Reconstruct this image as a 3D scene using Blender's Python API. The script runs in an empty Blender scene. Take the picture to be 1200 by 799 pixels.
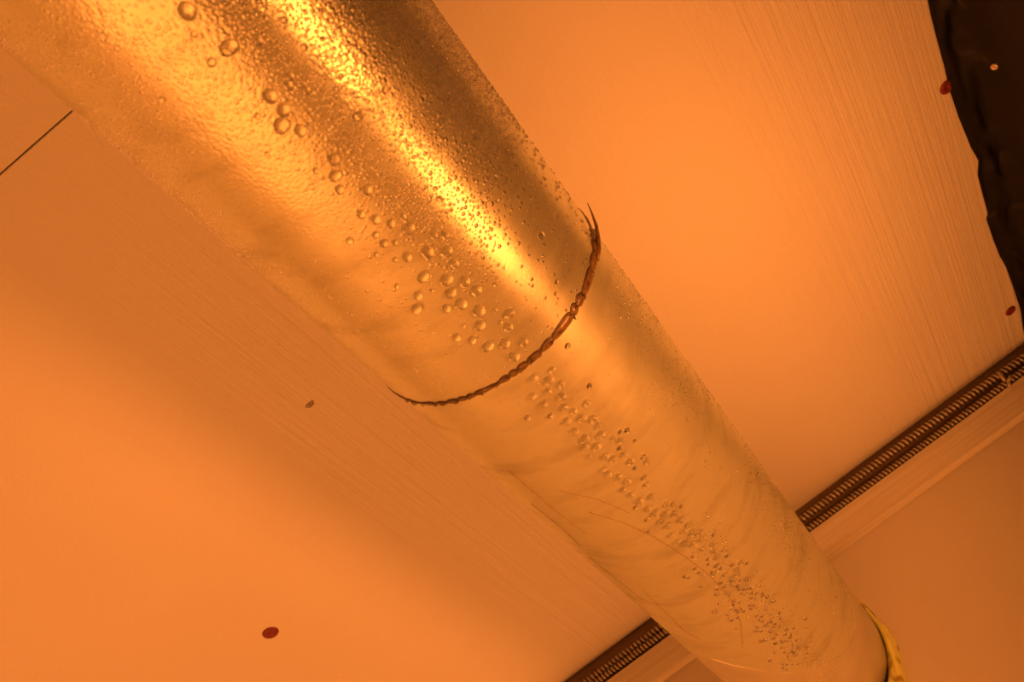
import bpy, bmesh, math, random
from mathutils import Matrix, Vector, noise
import numpy as np

random.seed(7)
scene = bpy.context.scene
COL = scene.collection

# ------------------------------------------------------------------ camera
CAMZ = 1.7                                   # eye height of the photographer
F = 972.5                                    # focal length in pixels of a 1200 px wide frame
M = ((0.7809114, 0.53303321, -0.32565778),   # camera right in world axes
     (-0.61774485, 0.58176645, -0.52909271), # camera down
     (-0.09256721, 0.61434794, 0.78358657))  # camera forward (looking up at the ceiling corner)
cam_d = bpy.data.cameras.new('camera')
cam = bpy.data.objects.new('camera', cam_d)
COL.objects.link(cam)
r_, d_, f_ = (Vector(v).normalized() for v in M)
cam.matrix_world = Matrix(((r_.x, -d_.x, -f_.x, 0), (r_.y, -d_.y, -f_.y, 0), (r_.z, -d_.z, -f_.z, CAMZ), (0, 0, 0, 1)))
cam_d.sensor_fit = 'HORIZONTAL'
cam_d.sensor_width = 36.0
cam_d.lens = 36.0 * F / 1200
cam_d.clip_start = 0.01
cam_d.dof.use_dof = True
cam_d.dof.focus_distance = 0.58
cam_d.dof.aperture_fstop = 13.0
scene.camera = cam

# ------------------------------------------------------------------ light
scene.view_settings.view_transform = 'Standard'
scene.view_settings.look = 'None'
scene.view_settings.gamma = 1.0
scene.view_settings.use_curve_mapping = False
scene.view_settings.exposure = 0.0
scene.cycles.sample_clamp_indirect = 4.0
WARM = (1.0, 0.262, 0.043)                   # tungsten light seen with a daylight white balance
world = bpy.data.worlds.new('world')
scene.world = world
world.use_nodes = True
bg = world.node_tree.nodes['Background']
bg.inputs[0].default_value = (1.0, 0.42, 0.09, 1)
bg.inputs[1].default_value = 0.0


def lamp(name, kind, loc, aim, power, **kw):
    l = bpy.data.lights.new(name, kind)
    l.color = WARM
    l.energy = power
    for k, v in kw.items():
        setattr(l, k, v)
    o = bpy.data.objects.new(name, l)
    COL.objects.link(o)
    o.location = loc
    o.rotation_euler = (Vector(aim) - Vector(loc)).to_track_quat('-Z', 'Y').to_euler()
    return o


CEIL = CAMZ + 0.5782
# two clamp lamps to the right of the photographer, turned up towards the duct and the corner
for ly, aim, power in ((0.19, (-0.16, 0.46, CEIL), 5.2), (0.42, (-0.24, 0.64, CEIL), 11.8)):
    lamp('work_lamp', 'SPOT', (0.27, ly, CAMZ + 0.02), aim, power,
         spot_size=math.radians(114), spot_blend=1.0, shadow_soft_size=0.055)
# added fill light, turned to the left-hand wall, which throws the light back
lamp('wall_bounce_fill', 'AREA', (-0.9, 0.25, 1.2), (-2.2, 0.55, 1.5), 9.0, shape='DISK', size=0.6)
# broad soft fill added low on the left to brighten ceiling and duct
lamp('low_left_fill', 'AREA', (-1.05, 0.55, 0.3), (-0.3, 1.1, CEIL), 33.0, shape='DISK', size=2.1)

# ------------------------------------------------------------------ sizes
R = 0.08                                     # duct radius
AX, AZ = -0.0453, CAMZ + 0.4256              # duct axis, running along y
YJ = 0.2899                                  # joint between the two duct lengths
YW = 0.944                                   # face of the far wall
SEAM = 0.0895                                # joint between two ceiling panels


def ray(px, py):
    a, b = (px - 600) / F, (py - 399.5) / F
    return Vector([a * M[0][i] + b * M[1][i] + M[2][i] for i in range(3)])


def on_ceiling(px, py):
    d = ray(px, py)
    return d * (0.5782 / d.z)


def on_duct(px, py):
    """(y, angle from straight down, distance) of the duct surface seen at a pixel."""
    d = ray(px, py).normalized()
    az = AZ - CAMZ
    a = d.x ** 2 + d.z ** 2
    b = -2 * (d.x * AX + d.z * az)
    c = AX * AX + az * az - R * R
    q = b * b - 4 * a * c
    if q < 0:
        return None
    t = (-b - math.sqrt(q)) / (2 * a)
    p = d * t
    return p.y, math.atan2(p.x - AX, -(p.z - az)), t


def duct_point(y, th, r=R):
    return Vector((AX + r * math.sin(th), y, AZ - r * math.cos(th)))


# ------------------------------------------------------------------ helpers
def tag(o, label=None, cat=None, group=None, kind=None):
    if label: o['label'] = label
    if cat: o['category'] = cat
    if group: o['group'] = group
    if kind: o['kind'] = kind
    return o


def link(name, me, mat=None, parent=None, smooth=False):
    o = bpy.data.objects.new(name, me)
    COL.objects.link(o)
    if mat: me.materials.append(mat)
    if smooth:
        me.polygons.foreach_set('use_smooth', [True] * len(me.polygons))
    if parent: o.parent = parent
    return o


def mesh(name, v, f):
    me = bpy.data.meshes.new(name)
    me.from_pydata([tuple(x) for x in v], [], f)
    me.update()
    return me


def box_mesh(name, x0, x1, y0, y1, z0, z1, bevel=0.0):
    bm = bmesh.new()
    bmesh.ops.create_cube(bm, size=1.0)
    for v in bm.verts:
        v.co = Vector((x0 + (v.co.x + .5) * (x1 - x0), y0 + (v.co.y + .5) * (y1 - y0), z0 + (v.co.z + .5) * (z1 - z0)))
    if bevel:
        bmesh.ops.bevel(bm, geom=list(bm.edges), offset=bevel, segments=2, affect='EDGES', profile=0.5)
    me = bpy.data.meshes.new(name)
    bm.to_mesh(me)
    bm.free()
    return me


def tube(name, pts, rad, n=8, cap=True):
    """pts: list of Vectors; rad: number or list."""
    v, f = [], []
    up = Vector((0, 0, 1))
    for i, p in enumerate(pts):
        t = (pts[min(i + 1, len(pts) - 1)] - pts[max(i - 1, 0)]).normalized()
        a = t.cross(up)
        if a.length < 1e-3: a = t.cross(Vector((1, 0, 0)))
        a.normalize()
        b = t.cross(a)
        rr = rad[i] if isinstance(rad, (list, tuple)) else rad
        for k in range(n):
            w = 2 * math.pi * k / n
            v.append(p + a * (rr * math.cos(w)) + b * (rr * math.sin(w)))
    for i in range(len(pts) - 1):
        for k in range(n):
            f.append((i * n + k, i * n + (k + 1) % n, (i + 1) * n + (k + 1) % n, (i + 1) * n + k))
    if cap:
        f.append(tuple(range(n))[::-1])
        f.append(tuple((len(pts) - 1) * n + k for k in range(n)))
    return mesh(name, v, f)


class N:
    """tiny node-tree writer"""
    def __init__(s, name):
        s.m = bpy.data.materials.new(name)
        s.m.use_nodes = True
        s.t = s.m.node_tree
        s.b = s.t.nodes['Principled BSDF']

    def node(s, kind, **kw):
        n = s.t.nodes.new(kind)
        ins = kw.pop('ins', {})
        for k, v in kw.items(): setattr(n, k, v)
        for k, v in ins.items(): s.set(n.inputs[k], v)
        return n

    def set(s, sock, v):
        if isinstance(v, bpy.types.NodeSocket): s.t.links.new(v, sock)
        else: sock.default_value = v

    def math(s, op, a, b=None, clamp=False):
        n = s.node('ShaderNodeMath', operation=op, use_clamp=clamp)
        s.set(n.inputs[0], a)
        if b is not None: s.set(n.inputs[1], b)
        return n.outputs[0]

    def noise(s, vec, scale, detail=3.0, rough=0.5):
        n = s.node('ShaderNodeTexNoise', ins={'Vector': vec, 'Scale': scale, 'Detail': detail, 'Roughness': rough})
        return n.outputs['Fac']

    def mapping(s, vec, scale=(1, 1, 1), loc=(0, 0, 0)):
        n = s.node('ShaderNodeMapping', ins={'Vector': vec, 'Scale': scale, 'Location': loc})
        return n.outputs[0]

    def ramp(s, fac, stops):
        n = s.node('ShaderNodeValToRGB')
        s.t.links.new(fac, n.inputs[0])
        e = n.color_ramp.elements
        while len(e) < len(stops): e.new(0.5)
        for el, (p, c) in zip(e, stops):
            el.position = p
            el.color = (c, c, c, 1) if isinstance(c, (int, float)) else (*c, 1)
        return n.outputs[0]

    def bump(s, h, strength=0.5, dist=0.001, prev=None):
        n = s.node('ShaderNodeBump', ins={'Height': h, 'Strength': strength, 'Distance': dist})
        if prev is not None: s.t.links.new(prev, n.inputs['Normal'])
        return n.outputs[0]

    def mix(s, fac, a, b):
        n = s.node('ShaderNodeMix', data_type='RGBA')
        s.set(n.inputs[0], fac)
        s.set(n.inputs[6], a)
        s.set(n.inputs[7], b)
        return n.outputs[2]

    def pos(s):
        return s.node('ShaderNodeNewGeometry').outputs['Position']

    def P(s, **kw):
        for k, v in kw.items():
            s.set(s.b.inputs[k.replace('_', ' ')], v)
        return s.m


def plain(name, col, rough=0.6, metal=0.0, nscale=0, namp=0.3, bump=0.0):
    n = N(name)
    if nscale:
        f = n.noise(n.pos(), nscale, 4)
        dark = tuple(c * (1 - namp) for c in col)
        n.P(Base_Color=n.ramp(f, [(0.3, dark), (0.7, col)]))
        if bump: n.P(Normal=n.bump(f, bump, 0.001))
    else:
        n.P(Base_Color=(*col, 1))
    return n.P(Roughness=rough, Metallic=metal)


# ------------------------------------------------------------------ materials
def mat_ceiling():
    n = N('painted_board')
    p = n.pos()
    strk = n.noise(n.mapping(p, (420, 5, 420)), 1.0, 3, 0.6)         # brush strokes running along the board
    strk2 = n.noise(n.mapping(p, (130, 2.2, 130)), 1.0, 3, 0.6)
    sx = n.node('ShaderNodeSeparateXYZ', ins={'Vector': p})
    lanes = n.ramp(n.math('ADD', sx.outputs[0], 0.6), [(0.27, 0.05), (0.36, 0.8), (0.46, 0.8), (0.58, 0.12), (0.75, 0.3), (0.86, 1.0), (0.98, 0.7)])
    mask = n.math('MULTIPLY', lanes, n.ramp(sx.outputs[1], [(0.10, 0.1), (0.34, 1.0)]))   # lanes left by the brush
    peel = n.noise(n.mapping(p, (520, 330, 520)), 1.0, 3, 0.55)       # orange peel of the roller
    h = n.math('ADD', n.math('MULTIPLY', strk, 0.5), n.math('MULTIPLY', strk2, 0.9))
    b1 = n.bump(n.math('MULTIPLY', h, mask), 0.6, 0.0035)
    b2 = n.bump(peel, 0.4, 0.0012, b1)
    col = n.ramp(n.noise(p, 3.0, 3), [(0.3, (0.78, 0.76, 0.73)), (0.7, (0.83, 0.815, 0.79))])
    n.P(Base_Color=col, Roughness=0.62, Normal=b2)
    n.b.inputs['Specular IOR Level'].default_value = 0.3
    return n.m


def mat_duct(name, rough, bumpy, pebble):
    n = N(name)
    tc = n.node('ShaderNodeTexCoord').outputs['Object']
    sx = n.node('ShaderNodeSeparateXYZ', ins={'Vector': tc})
    ang = n.math('ARCTAN2', sx.outputs[0], n.math('MULTIPLY', sx.outputs[2], -1.0))
    cv = n.node('ShaderNodeCombineXYZ', ins={'X': ang, 'Y': sx.outputs[1]}).outputs[0]
    # hand-wide smears that run round the duct, and fine drawn lines along them
    smear = n.noise(n.mapping(cv, (1.2, 42, 1), (0.6, 0.2, 0)), 1.0, 4, 0.6)
    fine = n.noise(n.mapping(cv, (2.5, 420, 1)), 1.0, 2, 0.6)
    mist = n.noise(n.mapping(cv, (140, 1750, 1)), 1.0, 2, 0.6)
    blot = n.noise(n.mapping(cv, (3.5, 40, 1), (5, 1, 0)), 1.0, 3, 0.55)
    dirt = n.ramp(smear, [(0.5, 0.0), (0.72, 1.0)])
    col = n.mix(n.math('MULTIPLY', dirt, 0.5), (0.80, 0.83, 0.63, 1), (0.40, 0.39, 0.28, 1))
    rg = n.math('ADD', n.math('MULTIPLY', smear, 0.12), n.math('ADD', n.math('MULTIPLY', blot, 0.16), rough - 0.14))
    h1 = n.bump(fine, 0.05, 0.0004)
    h2 = n.bump(mist, bumpy, 0.0003, h1)
    if pebble:
        vo = n.node('ShaderNodeTexVoronoi', feature='SMOOTH_F1', ins={'Vector': n.mapping(cv, (44, 550, 1)), 'Scale': 1.0, 'Smoothness': 0.35, 'Randomness': 0.9})
        where = n.ramp(sx.outputs[1], [(0.10, 1.0), (0.20, 0.0)])
        patch = n.ramp(n.noise(n.mapping(cv, (2.2, 24, 1), (1, 4, 0)), 1.0, 2), [(0.36, 0.0), (0.5, 1.0)])
        k = n.math('MULTIPLY', where, patch)
        h2 = n.bump(n.math('MULTIPLY', n.math('SUBTRACT', 1.0, vo.outputs['Distance']), k), pebble, 0.0006, h2)
    return n.P(Base_Color=col, Metallic=0.75, Roughness=rg, Normal=h2)


def mat_water():
    n = N('water')
    g = n.node('ShaderNodeBsdfGlass', ins={'Color': (1, 1, 1, 1), 'Roughness': 0.0, 'IOR': 1.42})
    t = n.node('ShaderNodeBsdfTransparent')
    m = n.node('ShaderNodeMixShader', ins={0: 0.06})
    n.t.links.new(g.outputs[0], m.inputs[1])
    n.t.links.new(t.outputs[0], m.inputs[2])
    n.t.links.new(m.outputs[0], n.t.nodes['Material Output'].inputs['Surface'])
    n.t.nodes.remove(n.b)
    return n.m


def mat_foam():
    n = N('expanding_foam')
    f = n.noise(n.pos(), 160, 4, 0.6)
    g = n.noise(n.pos(), 55, 2, 0.5)
    n.P(Base_Color=n.ramp(g, [(0.36, (0.42, 0.34, 0.06)), (0.46, (0.82, 0.86, 0.24))]), Roughness=0.5, Normal=n.bump(f, 0.5, 0.002))
    return n.m


def mat_sheet():
    n = N('black_plastic')
    f = n.noise(n.mapping(n.pos(), (30, 30, 9)), 1.0, 4, 0.55)
    return n.P(Base_Color=(0.006, 0.005, 0.0045, 1), Roughness=0.42, Specular_IOR_Level=0.3, Normal=n.bump(f, 0.35, 0.004))


def mat_wood(name, a, b):
    n = N(name)
    f = n.noise(n.mapping(n.pos(), (6, 150, 260)), 1.0, 4, 0.6)
    return n.P(Base_Color=n.ramp(f, [(0.3, a), (0.7, b)]), Roughness=0.6, Normal=n.bump(f, 0.15, 0.0006))


CEILING = mat_ceiling()
WALL = plain('wall_paint', (0.67, 0.63, 0.57), 0.6, 0, 9, 0.05)
ROOM = plain('room_paint', (0.72, 0.69, 0.64), 0.8, 0, 4, 0.08)
FLOOR = plain('floor_screed', (0.5, 0.47, 0.43), 0.8, 0, 6, 0.3)
TRIM = mat_wood('trim_wood', (0.60, 0.55, 0.46), (0.76, 0.72, 0.64))
BATTEN = mat_wood('batten_wood', (0.16, 0.10, 0.055), (0.24, 0.16, 0.10))
DUCT_A = mat_duct('wet_galvanised_steel', 0.27, 0.16, 0.32)
DUCT_B = mat_duct('misted_galvanised_steel', 0.38, 0.20, 0)
WATER = mat_water()
FOAM = mat_foam()
SHEET = mat_sheet()
BEAD = plain('brown_sealant', (0.24, 0.15, 0.06), 0.28, 0, 300, 0.6, 0.3)
GAP_SHADE = plain('joint_gap_shade', (0.07, 0.04, 0.018), 0.4)  # dark strip colour standing in for shade in the gap behind the lip
COLLAR = plain('pale_tape', (0.74, 0.72, 0.58), 0.42, 0.55, 40, 0.12)
SCREW = plain('red_primer', (0.26, 0.035, 0.03), 0.5, 0, 500, 0.4, 0.3)
NAILM = plain('nail_steel', (0.75, 0.68, 0.60), 0.35, 0.9)
WIND = plain('conduit_steel', (0.62, 0.56, 0.46), 0.38, 0.7, 200, 0.4)
CORE = plain('conduit_core', (0.05, 0.035, 0.03), 0.6)
SCRATCH = plain('scratch_grime', (0.34, 0.25, 0.13), 0.6, 0.3)
TIE = plain('tie_plastic', (0.62, 0.54, 0.44), 0.45, 0, 200, 0.2)
STAIN = plain('old_filler', (0.42, 0.36, 0.27), 0.8, 0, 300, 0.4)

# ------------------------------------------------------------------ the room
X0, X1, Y0 = -2.2, 0.46, -1.5


def struct(name, me, mat):
    return tag(link(name, me, mat), kind='structure')


struct('floor', box_mesh('floor', X0, X1, Y0, YW, -0.05, 0.0), FLOOR)
struct('wall_left', box_mesh('wall_left', X0 - 0.05, X0, Y0, YW + 0.05, 0, CEIL + 0.06), ROOM)
struct('wall_right', box_mesh('wall_right', X1, X1 + 0.05, Y0, YW + 0.05, 0, CEIL + 0.06), ROOM)
struct('wall_back', box_mesh('wall_back', X0, X1, Y0 - 0.05, Y0, 0, CEIL + 0.06), ROOM)


# far wall with the hole the duct goes through
def holed_wall():
    hr = R + 0.006
    ang = sorted(set([2 * math.pi * k / 64 for k in range(64)] +
                     [math.atan2(z - AZ, x - AX) % (2 * math.pi) for x in (X0, X1) for z in (0, CEIL + 0.06)]))
    v, f = [], []
    for y in (YW, YW + 0.05):
        for a in ang:
            c, s = math.cos(a), math.sin(a)
            v.append((AX + hr * c, y, AZ + hr * s))
            t = min([((X1 if c > 0 else X0) - AX) / c if abs(c) > 1e-9 else 1e9,
                     ((CEIL + 0.06 if s > 0 else 0) - AZ) / s if abs(s) > 1e-9 else 1e9])
            v.append((AX + t * c, y, AZ + t * s))
    n = len(ang)
    for i in range(n):
        j = (i + 1) % n
        a, b, c, d = 2 * i, 2 * i + 1, 2 * j + 1, 2 * j
        f.append((a, b, c, d))
        o = 2 * n
        f.append((a + o, d + o, c + o, b + o))
        f.append((a, d, d + o, a + o))
    return mesh('wall_far', v, f)


struct('wall_far', holed_wall(), WALL)

# ceiling: deck above, two painted boards with an open joint, screwed up
ceil = struct('ceiling', box_mesh('ceiling', X0, X1, Y0, YW, CEIL + 0.012, CEIL + 0.06), BATTEN)
boards = []
for (y0, y1) in ((SEAM + 0.00045, YW - 0.005), (Y0, SEAM - 0.00045)):
    boards.append(link('ceiling_panel', box_mesh('ceiling_panel', X0, X1, y0, y1, CEIL, CEIL + 0.012, 0.0007), CEILING, ceil))


def screw_mesh():
    prof = [(0.0, -0.0006), (0.0012, -0.0007), (0.0017, -0.0014), (0.0042, -0.0016), (0.0056, -0.0010), (0.0062, 0.0003)]
    v, f = [(0, 0, prof[0][1])], []
    n = 20
    for r, z in prof[1:]:
        for k in range(n):
            w = 2 * math.pi * k / n
            v.append((r * math.cos(w), r * math.sin(w), z))
    for k in range(n):
        f.append((0, 1 + (k + 1) % n, 1 + k))
    for i in range(len(prof) - 2):
        for k in range(n):
            a, b = 1 + i * n + k, 1 + i * n + (k + 1) % n
            f.append((a, b, b + n, a + n))
    return mesh('screw_head', v, f)


sm = screw_mesh()
sm.materials.append(SCREW)
for px, py, s in ((317, 741, 1.35), (1109, 102, 1.15), (1184, 364, 1.1)):
    p = on_ceiling(px, py)
    o = link('screw_head', sm, None, boards[0], True)
    o.location = (p.x, p.y, CEIL)
    o.scale = (s, s, s)
    o['label'] = 'dark red screw head'
# dab of old filler on the board
p = on_ceiling(363, 474)
v = [(0, 0, -0.0007)]
for k in range(14):
    a = 2 * math.pi * k / 14
    rr = 0.0052 * (0.75 + 0.5 * random.random())
    v.append((rr * 1.2 * math.cos(a), rr * 0.8 * math.sin(a), 0.0002))
o = link('filler_dab', mesh('filler_dab', v, [(0, 1 + (k + 1) % 14, 1 + k) for k in range(14)]), STAIN, boards[0], True)
o.location = (p.x, p.y, CEIL)

# trim board on the far wall and the dark batten in the gap above it
struct('trim_1', box_mesh('trim_1', X0, X1, YW - 0.014, YW - 0.0002, CAMZ + 0.503, CAMZ + 0.540, 0.0015), TRIM)
struct('trim_2', box_mesh('trim_2', X0, X1, YW - 0.003, YW - 0.0001, CAMZ + 0.541, CEIL - 0.0002), BATTEN)


# ------------------------------------------------------------------ round duct
duct = bpy.data.objects.new('round_duct', None)
COL.objects.link(duct)
duct.location = (AX, Y0 + 0.001, AZ)
tag(duct, 'round galvanised metal duct running under the ceiling into the wall, wet with condensation', 'duct')


def sleeve(name, y0, y1, r, mat, parent, seg=224, thick=0.0012):
    v, f = [], []
    # outer skin, inner skin and the two rims each have their own vertices, so their edges stay crisp
    for (ya, ra), (yb, rb) in (((y0, r), (y1, r)), ((y1, r - thick), (y0, r - thick)), ((y1, r), (y1, r - thick)), ((y0, r - thick), (y0, r))):
        o = len(v)
        for y, rr in ((ya, ra), (yb, rb)):
            for k in range(seg):
                w = 2 * math.pi * k / seg
                v.append((rr * math.sin(w), y, -rr * math.cos(w)))
        for k in range(seg):
            l = (k + 1) % seg
            f.append((o + k, o + seg + k, o + seg + l, o + l))
    o = link(name, mesh(name, v, f), mat, parent, True)
    o.matrix_parent_inverse = Matrix.Identity(4)
    o.location = Vector((AX, 0, AZ)) - Vector(duct.location)
    return o


sec_a = sleeve('duct_section', Y0 + 0.002, YJ, R, DUCT_A, duct)
sec_b = sleeve('duct_section', YJ - 0.03, 1.03, R - 0.0002, DUCT_B, duct)
sec_b['label'] = 'misted length of duct beyond the joint'


# pale dry band of tape with a slanting edge, up against the wall
def tape():
    v, f = [], []
    seg, rows = 200, 4
    for k in range(seg):
        th = 2 * math.pi * k / seg - math.pi
        d = math.degrees(th)
        y0 = 0.80 + 0.026 * math.exp(-((d - 48) / 30) ** 2) - 0.085 * math.exp(-((d + 50) / 42) ** 2) + 0.0012 * math.sin(17 * th)
        loops = ((y0, R - 0.0002), (y0 + 0.0004, R + 0.0002), (y0 + 0.002, R + 0.00025), (YW + 0.01, R + 0.0003))
        for y, r in loops:
            v.append(duct_point(y, th, r))
    for k in range(seg):
        l = (k + 1) % seg
        for c in range(rows - 1):
            f.append((k * rows + c, k * rows + c + 1, l * rows + c + 1, l * rows + c))
    return mesh('tape_band', v, f)


def dpart(name, me, mat, smooth=True, under=None):
    """world-space mesh -> child of the duct, or of one of its parts"""
    o = link(name, me, mat, under or duct, smooth)
    o.location = -Vector(duct.location) - (Vector(under.location) if under else Vector())
    return o


o = dpart('tape_band', tape(), COLLAR)
o['label'] = 'pale band where the duct meets the wall'


# brown scalloped bead in the joint
def bead():
    v, f = [], []
    seg, cross = 900, 7
    rnd = random.Random(3)
    nl = 52
    ph = [rnd.uniform(-0.35, 0.35) for _ in range(nl + 1)]
    wd = [rnd.uniform(0.65, 1.2) for _ in range(nl + 1)]
    for k in range(seg):
        th = 2 * math.pi * k / seg
        u = (k / seg * nl + 0.55 * math.sin(3 * th + 1) + 0.35 * math.sin(11 * th) + 0.2 * math.sin(19 * th + 2)) % nl
        i = int(u)
        s = abs(math.sin(math.pi * (u + 0.25 * math.sin(ph[i])))) ** 0.7
        w = wd[i] * (1 - (u - i)) + wd[(i + 1) % nl] * (u - i)
        side = 0.55 + 0.45 * max(0, math.sin(th + 0.25))          # fatter on the lamp side
        front = -(0.0013 + 0.0016 * s * w) * side * 1.5
        back = (0.0014 + 0.0011 * s * w) * side * 1.5
        hgt = (0.0006 + 0.0008 * s) * side
        for c in range(cross):
            q = c / (cross - 1)
            y = YJ + front + (back - front) * q
            r = R - 0.0003 + hgt * math.sin(math.pi * q)
            v.append(duct_point(y, th, r))
    for k in range(seg):
        l = (k + 1) % seg
        for c in range(cross - 1):
            f.append((k * cross + c, k * cross + c + 1, l * cross + c + 1, l * cross + c))
    line_v, line_f = [], []
    for k in range(seg):
        a = v[k * cross]
        th = 2 * math.pi * k / seg
        y = a.y
        w = 0.00035 + 0.00045 * abs(math.sin(23 * th + 2 * math.sin(5 * th)))
        for yy, rr in ((y - w, R - 0.0002), (y - w * 0.4, R + 0.0005), (y + w, R + 0.0006), (y + 2 * w, R + 0.0001)):
            line_v.append(duct_point(yy, th, rr))
    for k in range(seg):
        l = (k + 1) % seg
        for c in range(3):
            line_f.append((k * 4 + c, k * 4 + c + 1, l * 4 + c + 1, l * 4 + c))
    return mesh('joint_bead', v, f), mesh('joint_gap_shade', line_v, line_f)


bead_me, gap_shade_me = bead()
o = dpart('joint_bead', bead_me, BEAD)
dpart('joint_gap_shade', gap_shade_me, GAP_SHADE, True, o)['label'] = 'dark strip for the shaded gap along the joint'
o['label'] = 'brown scalloped sealant in the joint'

# sliver of sealant peeling off at the right-hand side
pts = [duct_point(YJ + dy, math.radians(a), R + h) for dy, a, h in
       ((0.003, 58, 0.0003), (0.002, 64, 0.0012), (0.000, 69, 0.0025), (-0.003, 74, 0.004), (-0.007, 79, 0.005), (-0.011, 83, 0.006))]
dpart('sealant_sliver', tube('sealant_sliver', pts, [0.0012, 0.0017, 0.0014, 0.0010, 0.0006, 0.0002], 7), BEAD, True, o)


# scratches on the far length
def trace(pix, sub=6):
    out = []
    for i in range(len(pix) - 1):
        for k in range(sub):
            t = k / sub
            q = on_duct(pix[i][0] * (1 - t) + pix[i + 1][0] * t, pix[i][1] * (1 - t) + pix[i + 1][1] * t)
            if q: out.append(duct_point(q[0], q[1], R + 0.00005))
    return out


for pix, r in (([(596, 552), (622, 574), (645, 594), (668, 612), (690, 628)], 0.00022),
               ([(690, 600), (730, 612), (765, 628), (800, 650), (830, 672), (855, 700), (868, 728), (871, 760)], 0.00024),
               ([(655, 575), (700, 585), (745, 604)], 0.00016),
               ([(622, 590), (640, 604), (662, 622), (684, 644)], 0.00018),
               ([(752, 690), (778, 716), (800, 738), (826, 752)], 0.00016),
               ([(690, 652), (724, 680), (760, 708)], 0.00016)):
    tr = trace(pix)
    if len(tr) > 2: dpart('scratch', tube('scratch', tr, r * 0.75, 5), SCRATCH, True, sec_b)

# ------------------------------------------------------------------ foam around the duct at the wall
def foam():
    rnd = random.Random(11)
    seg, cross = 150, 14
    blobs = [(rnd.uniform(0, 2 * math.pi), rnd.uniform(0.05, 0.16), rnd.uniform(0.3, 1.0)) for _ in range(46)]
    v, f = [], []
    for k in range(seg):
        th = 2 * math.pi * k / seg
        lump = 0
        for a, w, h in blobs:
            d = (th - a + math.pi) % (2 * math.pi) - math.pi
            lump = max(lump, h * math.exp(-(d / w) ** 2))
        thd = math.degrees((th + math.pi) % (2 * math.pi) - math.pi)
        big = math.exp(-((thd - 38) / 30) ** 2)                # squeezed out most on the lamp side
        wid = 0.003 + 0.003 * lump + 0.011 * big
        out = 0.0035 + 0.006 * lump + 0.013 * big
        gap = 0.0007 + 0.0042 * math.exp(-((thd - 28) / 17) ** 2)
        for c in range(cross):
            q = math.pi * c / (cross - 1)
            r = R + gap + wid * (0.5 - 0.5 * math.cos(q)) * 1.25
            w2 = out * math.sin(q) * (1 + 0.18 * math.sin(9 * th + 3 * q))
            v.append(duct_point(YW + 0.003 - w2, th, r))
    for k in range(seg):
        l = (k + 1) % seg
        for c in range(cross - 1):
            f.append((k * cross + c, l * cross + c, l * cross + c + 1, k * cross + c + 1))
        f.append((k * cross + cross - 1, l * cross + cross - 1, l * cross, k * cross))
    return mesh('foam_seal', v, f)


fo = link('foam_seal', foam(), FOAM, None, True)
tag(fo, 'lumpy yellow expanding foam packed around the duct at the wall', 'foam')

# ------------------------------------------------------------------ two spiral-wound conduits in the gap
def conduit(zf, yf, r, pitch, label, rw):
    root = bpy.data.objects.new('spiral_conduit', None)
    COL.objects.link(root)
    xs = [-0.9 + (X1 - 0.012 + 0.9) * i / 160 for i in range(161)]
    root.location = (xs[0], yf(xs[0]), zf(xs[0]))
    tag(root, label, 'conduit', 'spiral conduits in the corner gap')
    inv = -Vector(root.location)
    core = link('core', tube('core', [Vector((x, yf(x), zf(x))) for x in xs], r * 0.72, 10), CORE, root, True)
    core.location = inv
    n = int((xs[-1] - xs[0]) / pitch * 12)
    pts = []
    for i in range(n + 1):
        x = xs[0] + (xs[-1] - xs[0]) * i / n
        w = 2 * math.pi * i / 12
        pts.append(Vector((x, yf(x) + r * 0.72 * math.cos(w), zf(x) + r * 0.72 * math.sin(w))))
    wind = link('spiral_winding', tube('spiral_winding', pts, rw, 6), WIND, root, True)
    wind.location = inv
    return root


conduit(lambda x: CAMZ + 0.5580 + 0.0025 * math.sin(5.5 * x + 0.6), lambda x: YW - 0.0105 - 0.0018 * math.sin(9 * x), 0.0052, 0.0056,
        'bright spiral-wound metal conduit running just under the ceiling board', 0.00165)
conduit(lambda x: CAMZ + 0.5462 - 0.0012 * math.sin(7 * x), lambda x: YW - 0.0105 + 0.001 * math.sin(8 * x + 1), 0.0048, 0.0050,
        'darker spiral-wound metal conduit lying on the trim board', 0.00135)

# clip that ties the two together
p = ray(1178, 447) * ((YW - 0.012) / ray(1178, 447).y)
bm = bmesh.new()
for (dx, dz, sx, sz, a) in ((0, 0.004, 0.0035, 0.014, 0.25), (0.003, -0.004, 0.010, 0.0035, -0.5), (-0.002, -0.009, 0.0035, 0.007, 0.6)):
    g = bmesh.ops.create_cube(bm, size=1.0, matrix=Matrix.Translation((p.x + dx, YW - 0.0178, CAMZ + p.z + dz)) @ Matrix.Rotation(a, 4, 'Y') @ Matrix.Diagonal((sx, 0.0022, sz, 1)))
bmesh.ops.bevel(bm, geom=list(bm.edges), offset=0.0005, segments=2, affect='EDGES')
me = bpy.data.meshes.new('cable_tie')
bm.to_mesh(me)
bm.free()
tag(link('cable_tie', me, TIE, None, True), 'small pale tie knotted across the two spiral conduits', 'cable tie')

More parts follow.
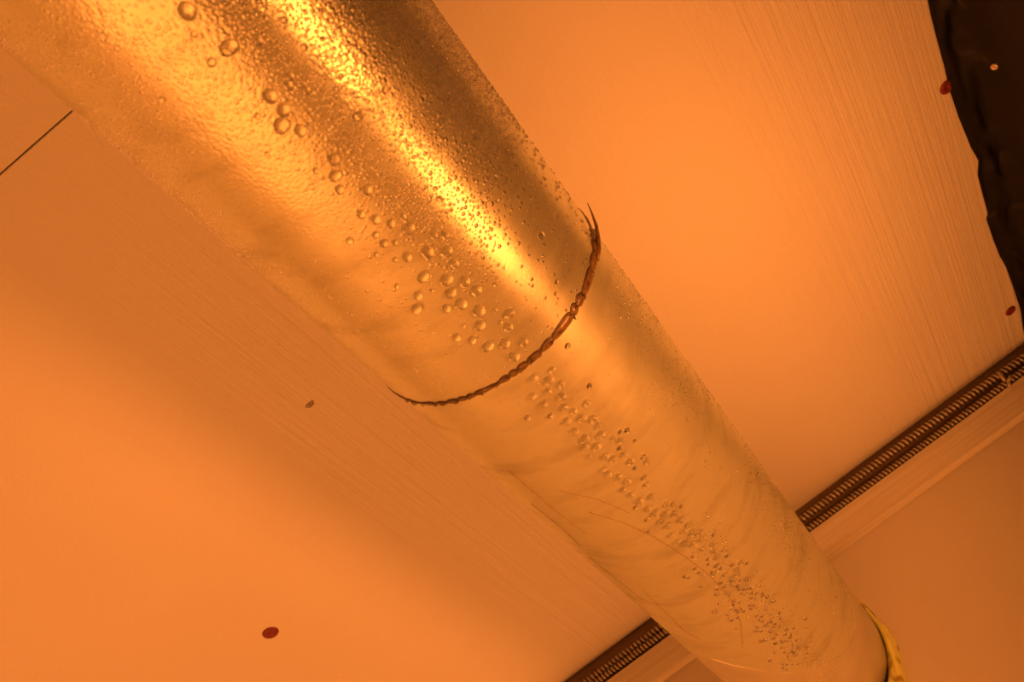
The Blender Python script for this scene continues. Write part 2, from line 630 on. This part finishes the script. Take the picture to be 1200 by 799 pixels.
# ------------------------------------------------------------------ black plastic sheet over the right-hand wall
def sheet():
    edge_px = [(1085, -6), (1090, 18), (1097, 45), (1106, 78), (1112, 105), (1123, 138), (1137, 172), (1146, 188), (1145, 205), (1152, 232),
               (1157, 250), (1155, 256), (1163, 280), (1171, 300), (1178, 312), (1186, 334), (1195, 362), (1199, 388)]
    ed = [on_ceiling(*q) for q in edge_px]
    ey = [q.y for q in ed]
    ex = [q.x for q in ed]
    ylist = [Y0 + 0.01 + (0.30 - Y0 - 0.01) * i / 60 for i in range(60)] + [0.30 + (YW - 0.016 - 0.30) * i / 240 for i in range(241)]
    ny, nz = len(ylist) - 1, 100
    rnd = random.Random(5)
    waves = [(rnd.uniform(4, 26), rnd.uniform(-9, 9), rnd.uniform(0, 6.28), rnd.uniform(0.4, 1)) for _ in range(9)]
    v, f = [], []
    for i, y in enumerate(ylist):
        e = float(np.interp(y, ey, ex))
        if y < ey[0]: e += 0.006 * math.sin(14 * y)
        for j in range(nz + 1):
            s = (j / nz) ** 1.9 * 1.9                           # length of sheet from the loose edge, metres
            fold = sum(a * math.sin(ky * y * 2.2 + kz * s * 1.5 + ph) for ky, kz, ph, a in waves) / 9
            crease = abs(((y * 3.1 + s * 1.7 + 0.25 * math.sin(5 * s)) % 1.0) - 0.5) * 2
            # crumples: sharp ridges running aslant across the top of the sheet
            r1 = 1 - abs(noise.noise(Vector((y * 16 + s * 26, s * 60 - y * 5, 0.3))))* 2
            r2 = 1 - abs(noise.noise(Vector((y * 34 - s * 30, s * 90 + 3, 7.1)))) * 2
            crum = 0.0065 * (r1 - 0.5) + 0.0025 * (r2 - 0.5)
            bend = 0.022
            amp = min(1, s / 0.02)
            if s < bend:
                x, z = e + s * 0.8, -0.0007 - s * 0.16
            else:
                q = s - bend
                x = e + bend * 0.8 + 0.030 * (1 - math.exp(-q / 0.03)) + min(1, q / 0.05) * (0.011 * fold - 0.008 * (1 - crease) ** 6)
                z = -0.0007 - bend * 0.16 - q
            x += 0.35 * amp * crum
            z -= amp * (0.004 + crum) * max(0.25, 1 - s / 0.12)
            x = min(x, X1 - 0.004)
            v.append((x, y, CEIL + min(z, -0.0007)))
    for i in range(ny):
        for j in range(nz):
            a = i * (nz + 1) + j
            f.append((a, a + 1, a + nz + 2, a + nz + 1))
    return mesh('plastic_sheet', v, f)


sh = link('plastic_sheet', sheet(), SHEET, None, True)
sol = sh.modifiers.new('thickness', 'SOLIDIFY')
sol.thickness = 0.0004
tag(sh, 'black plastic sheet hanging creased from the ceiling edge over the wall', 'plastic sheet')
# nail that holds it
dg = bpy.context.evaluated_depsgraph_get()
dg.update()
d = ray(1165.5, 77.5).normalized()
hit = sh.evaluated_get(dg).ray_cast(Vector((0, 0, CAMZ)), d)
hp, hn = (hit[1], hit[2]) if hit[0] else (Vector((0.43, 0.56, CEIL - 0.02)), Vector((-1, 0, 0)))
if hn.dot(d) > 0: hn = -hn
v, f = [(0, 0, 0.0016)], []
for r, z in ((0.0016, 0.0017), (0.0024, 0.0022), (0.0032, 0.0018), (0.0034, 0.0008), (0.0034, -0.0004)):
    for k in range(18):
        w = 2 * math.pi * k / 18
        v.append((r * math.cos(w), r * math.sin(w), z))
for k in range(18): f.append((0, 1 + k, 1 + (k + 1) % 18))
for i in range(4):
    for k in range(18):
        a, b = 1 + i * 18 + k, 1 + i * 18 + (k + 1) % 18
        f.append((a, a + 18, b + 18, b))
nail = link('nail', mesh('nail', v, f), NAILM, sh, True)
nail.location = hp
nail.rotation_euler = hn.to_track_quat('Z', 'Y').to_euler()
nail['label'] = 'bright round nail head'

# ------------------------------------------------------------------ water drops
def drop_mesh(name, seed, n=18, rows=7):
    rnd = random.Random(seed)
    p1, p2, a1, a2 = rnd.uniform(0, 6), rnd.uniform(0, 6), rnd.uniform(0.02, 0.07), rnd.uniform(0.01, 0.05)
    v, f = [(0, 0, 1.05)], []
    for i in range(1, rows + 1):
        q = i / rows * math.pi / 2
        r, z = math.sin(q) ** 0.9, 1.05 * math.cos(q)
        if i == rows: z = -0.08
        for k in range(n):
            w = 2 * math.pi * k / n
            rr = r * (1 + a1 * math.cos(2 * w + p1) + a2 * math.cos(3 * w + p2))
            v.append((rr * math.cos(w), rr * math.sin(w), z))
    for k in range(n): f.append((0, 1 + k, 1 + (k + 1) % n))
    for i in range(rows - 1):
        for k in range(n):
            a, b = 1 + i * n + k, 1 + i * n + (k + 1) % n
            f.append((a, a + n, b + n, b))
    f.append(tuple(1 + (rows - 1) * n + k for k in range(n))[::-1])
    me = mesh(name, v, f)
    me.materials.append(WATER)
    me.polygons.foreach_set('use_smooth', [True] * (len(me.polygons) - 1) + [False])
    return me


DROPS = [drop_mesh('water_drop', s) for s in range(8)]
taken = []


def drop(y, th, r, label, group, stretch=1.0):
    o = bpy.data.objects.new('water_drop', DROPS[len(taken) % 8])
    COL.objects.link(o)
    nrm = Vector((math.sin(th), 0, -math.cos(th)))
    yv = Vector((0, 1, 0))
    xv = yv.cross(nrm)
    p = duct_point(y, th, R - 0.00005)
    a = random.uniform(0, 6.28) if stretch == 1.0 else 0.0
    o.matrix_world = Matrix.Translation(p) @ Matrix(((xv.x, yv.x, nrm.x, 0), (xv.y, yv.y, nrm.y, 0), (xv.z, yv.z, nrm.z, 0), (0, 0, 0, 1))) @ \
        Matrix.Rotation(a, 4, 'Z') @ Matrix.Diagonal((r * stretch, r, r * random.uniform(0.85, 1.0), 1))
    tag(o, label, 'water drop', group)
    taken.append((y, th * R, r))


NEAR = [(219,13,20),(268,56,18),(248,73,11),(316,113,17),(332,129,16),(330,147,18),(352,153,15),(338,100,11),(340,90,10),(359,106,10),
        (391,187,15),(393,206,14),(398,222,12),(302,136,8),(313,180,6),(370,200,8),(191,116,7),(227,40,8),(333,23,9),(357,55,9),(303,49,10),
        (420,136,13),(450,106,8),(430,223,13),(423,251,11),(440,257,13),(510,221,7),(515,233,9),(427,42,7),(525,143,6),(553,155,6),(580,207,6),(582,235,6),
        (458,262,12),(479,268,14),(472,254,9),(440,275,9),(450,285,11),(463,284,8),(410,282,10),(441,298,7),(477,301,13),(463,304,7),(501,295,16),
        (523,295,14),(521,276,12),(508,276,10),(532,309,12),(496,324,14),(523,328,17),(544,330,15),(528,343,14),(558,340,15),(540,356,16),(523,361,12),
        (490,346,13),(489,361,14),(506,340,6),(561,364,17),(562,381,14),(596,367,14),(595,383,13),(586,378,7),(535,395,12),(553,398,12),(543,382,6),
        (572,405,14),(591,402,15),(613,400,13),(602,417,15),(580,333,7),(580,363,7),(634,276,10),(465,335,7),(652,330,6),(651,344,6)]
FAR = [(665,405,8),(674,371,7),(647,433,10),(625,443,13),(643,445,14),(657,450,12),(642,458,11),(624,464,11),(658,464,13),(637,473,11),(661,477,12),(672,481,10),(645,487,9),
       (618,489,9),(664,493,11),(681,489,13),(695,490,12),(701,498,11),(673,505,11),(686,513,14),(704,509,12),(686,523,11),(699,522,13),(691,534,9),
       (691,452,8),(687,472,11),(735,504,8),(727,506,7),(719,513,9),(727,516,11),(744,516,5),(726,525,7),(731,532,9),(738,540,10),(709,534,11),
       (718,537,10),(744,548,6),(754,535,8),(757,541,9),(707,550,9),(713,555,10),(725,558,10),(735,563,11),(755,559,9),(757,568,9),(730,573,9),
       (739,579,9),(749,586,11),(763,581,10),(745,594,7),(759,595,11),(767,600,11),(781,590,9),(789,590,9),(779,601,10),(790,601,10),(759,608,8),
       (774,610,9),(782,615,10),(797,608,10),(807,614,10),(760,622,6),(786,626,8),(800,622,8),(811,623,10),(818,625,8),(793,634,9),(802,636,9),
       (812,637,10),(822,631,9),(822,643,8),(834,637,7),(836,626,6),(835,645,7),(841,652,10),(812,652,5),(798,593,5)]
for px, py, dia in NEAR:
    y, th, t = on_duct(px, py)
    drop(y, th, dia * 0.5 * t / F * 0.97, 'clear water drop hanging from the shiny duct length before the brown joint',
         'drops on the shiny duct length', 1.25 if dia in (14, 18) else 1.0)
for px, py, dia in FAR:
    y, th, t = on_duct(px, py)
    drop(y, th, dia * 0.5 * t / F * 0.97, 'clear water drop in the crowded row along the misted duct length',
         'drops in a row under the misted duct length')
# the row goes on, smaller and closer, to the wall
rnd = random.Random(21)
y_a, th_a, _ = on_duct(828, 655)
y_b, th_b, _ = on_duct(935, 778)
n = 0
tries = 0
while n < 125 and tries < 5000:
    tries += 1
    u = rnd.random()
    y = y_a + (y_b - y_a) * u
    th = th_a + (th_b - th_a) * u + rnd.gauss(0.02, 0.13 - 0.03 * u)
    r = rnd.uniform(0.0011, 0.0024) * (1.1 - 0.35 * u)
    if any((y - a) ** 2 + (th * R - b) ** 2 < (0.85 * (r + c)) ** 2 for a, b, c in taken): continue
    drop(y, th, r, 'small water drop near the wall end of the crowded row', 'small drops near the wall end')
    n += 1


# drops sitting in the joint bead
for k in range(24):
    th = math.radians(-62 + 5.9 * k + rnd.uniform(-1.5, 1.5))
    drop(YJ + rnd.uniform(-0.0006, 0.0010), th, rnd.uniform(0.0013, 0.0021), 'small water drop caught in the brown joint around the duct', 'drops in the duct joint')


# fine condensation, beyond counting
def fine_drops():
    rnd = random.Random(99)
    cell = 0.004
    grid = {}
    for a, b, c in taken: grid.setdefault((int(a // cell), int(b // cell)), []).append((a, b, c))
    V, Fc = [], []
    nb = 7
    ring0 = [(math.cos(2 * math.pi * k / nb), math.sin(2 * math.pi * k / nb)) for k in range(nb)]

    def free(y, s, r, slack):
        i, j = int(y // cell), int(s // cell)
        for di in (-1, 0, 1):
            for dj in (-1, 0, 1):
                for a, b, c in grid.get((i + di, j + dj), ()):
                    if (y - a) ** 2 + (s - b) ** 2 < (slack * (r + c)) ** 2: return False
        return True

    def put(y, th, r, hh):
        s = th * R
        grid.setdefault((int(y // cell), int(s // cell)), []).append((y, s, r))
        o = len(V)
        for lr, lz in ((1.0, -0.1), (0.72, 0.65)):
            for c, q in ring0:
                V.append(duct_point(y + r * lr * q, th + r * lr * c / R, R + r * lz * hh))
        V.append(duct_point(y, th, R + r * hh))
        for k in range(nb):
            l = (k + 1) % nb
            Fc.append((o + k, o + l, o + nb + l, o + nb + k))
            Fc.append((o + nb + k, o + nb + l, o + 2 * nb))

    def field(y, th):                       # blotchy density, wiped patches left bare
        return 0.5 + 0.25 * math.sin(38 * y + 3.1 * th + 1) + 0.25 * math.sin(61 * y - 5.3 * th + 2 * math.sin(23 * y))

    def region(count, y0, y1, a0, a1, r0, r1, dens, hh=0.5, slack=0.86):
        for _ in range(count):
            y = rnd.uniform(y0, y1)
            th = math.radians(rnd.uniform(a0, a1))
            if rnd.random() > dens(y, math.degrees(th)): continue
            r = r0 + (r1 - r0) * rnd.random() ** 2.2
            if free(y, th * R, r, slack): put(y, th, r, hh)

    sm_ = lambda x, a, b: min(1, max(0, (x - a) / (b - a)))
    # dense pebbled band on the lamp side of the near length
    region(60000, -0.10, 0.235, 0, 100, 0.0006, 0.0015, lambda y, a: (1 - 0.97 * sm_(y - 0.0007 * max(0, 40 - a), 0.135, 0.215)) * sm_(a, -3, 10))
    # left flank, patchy
    region(24000, -0.10, 0.22, -100, 4, 0.0005, 0.0012, lambda y, a: (1 - 0.93 * sm_(y, 0.07, 0.19)) * sm_(field(y, math.radians(a)), 0.28, 0.6))
    # scattered up to the joint
    region(700, 0.15, 0.285, -60, 90, 0.0005, 0.0011, lambda y, a: 0.5)
    region(230, 0.15, 0.285, 15, 75, 0.0009, 0.0014, lambda y, a: 0.6)
    # misted far length
    region(9000, 0.31, 0.88, 32, 95, 0.00025, 0.0006, lambda y, a: sm_(a, 30, 52) * sm_(field(y * 0.7, math.radians(a)), 0.2, 0.75))
    region(1500, 0.30, 0.88, -70, 60, 0.0003, 0.0006, lambda y, a: 0.4)
    region(1500, 0.50, 0.88, -8, 24, 0.0005, 0.0011, lambda y, a: math.exp(-((a - 6) / 8) ** 2), 0.7)
    return mesh('fine_condensation', V, Fc)


fc = link('fine_condensation', fine_drops(), WATER, None, True)
tag(fc, 'fine condensation droplets beading over the metal duct', 'condensation', None, 'stuff')
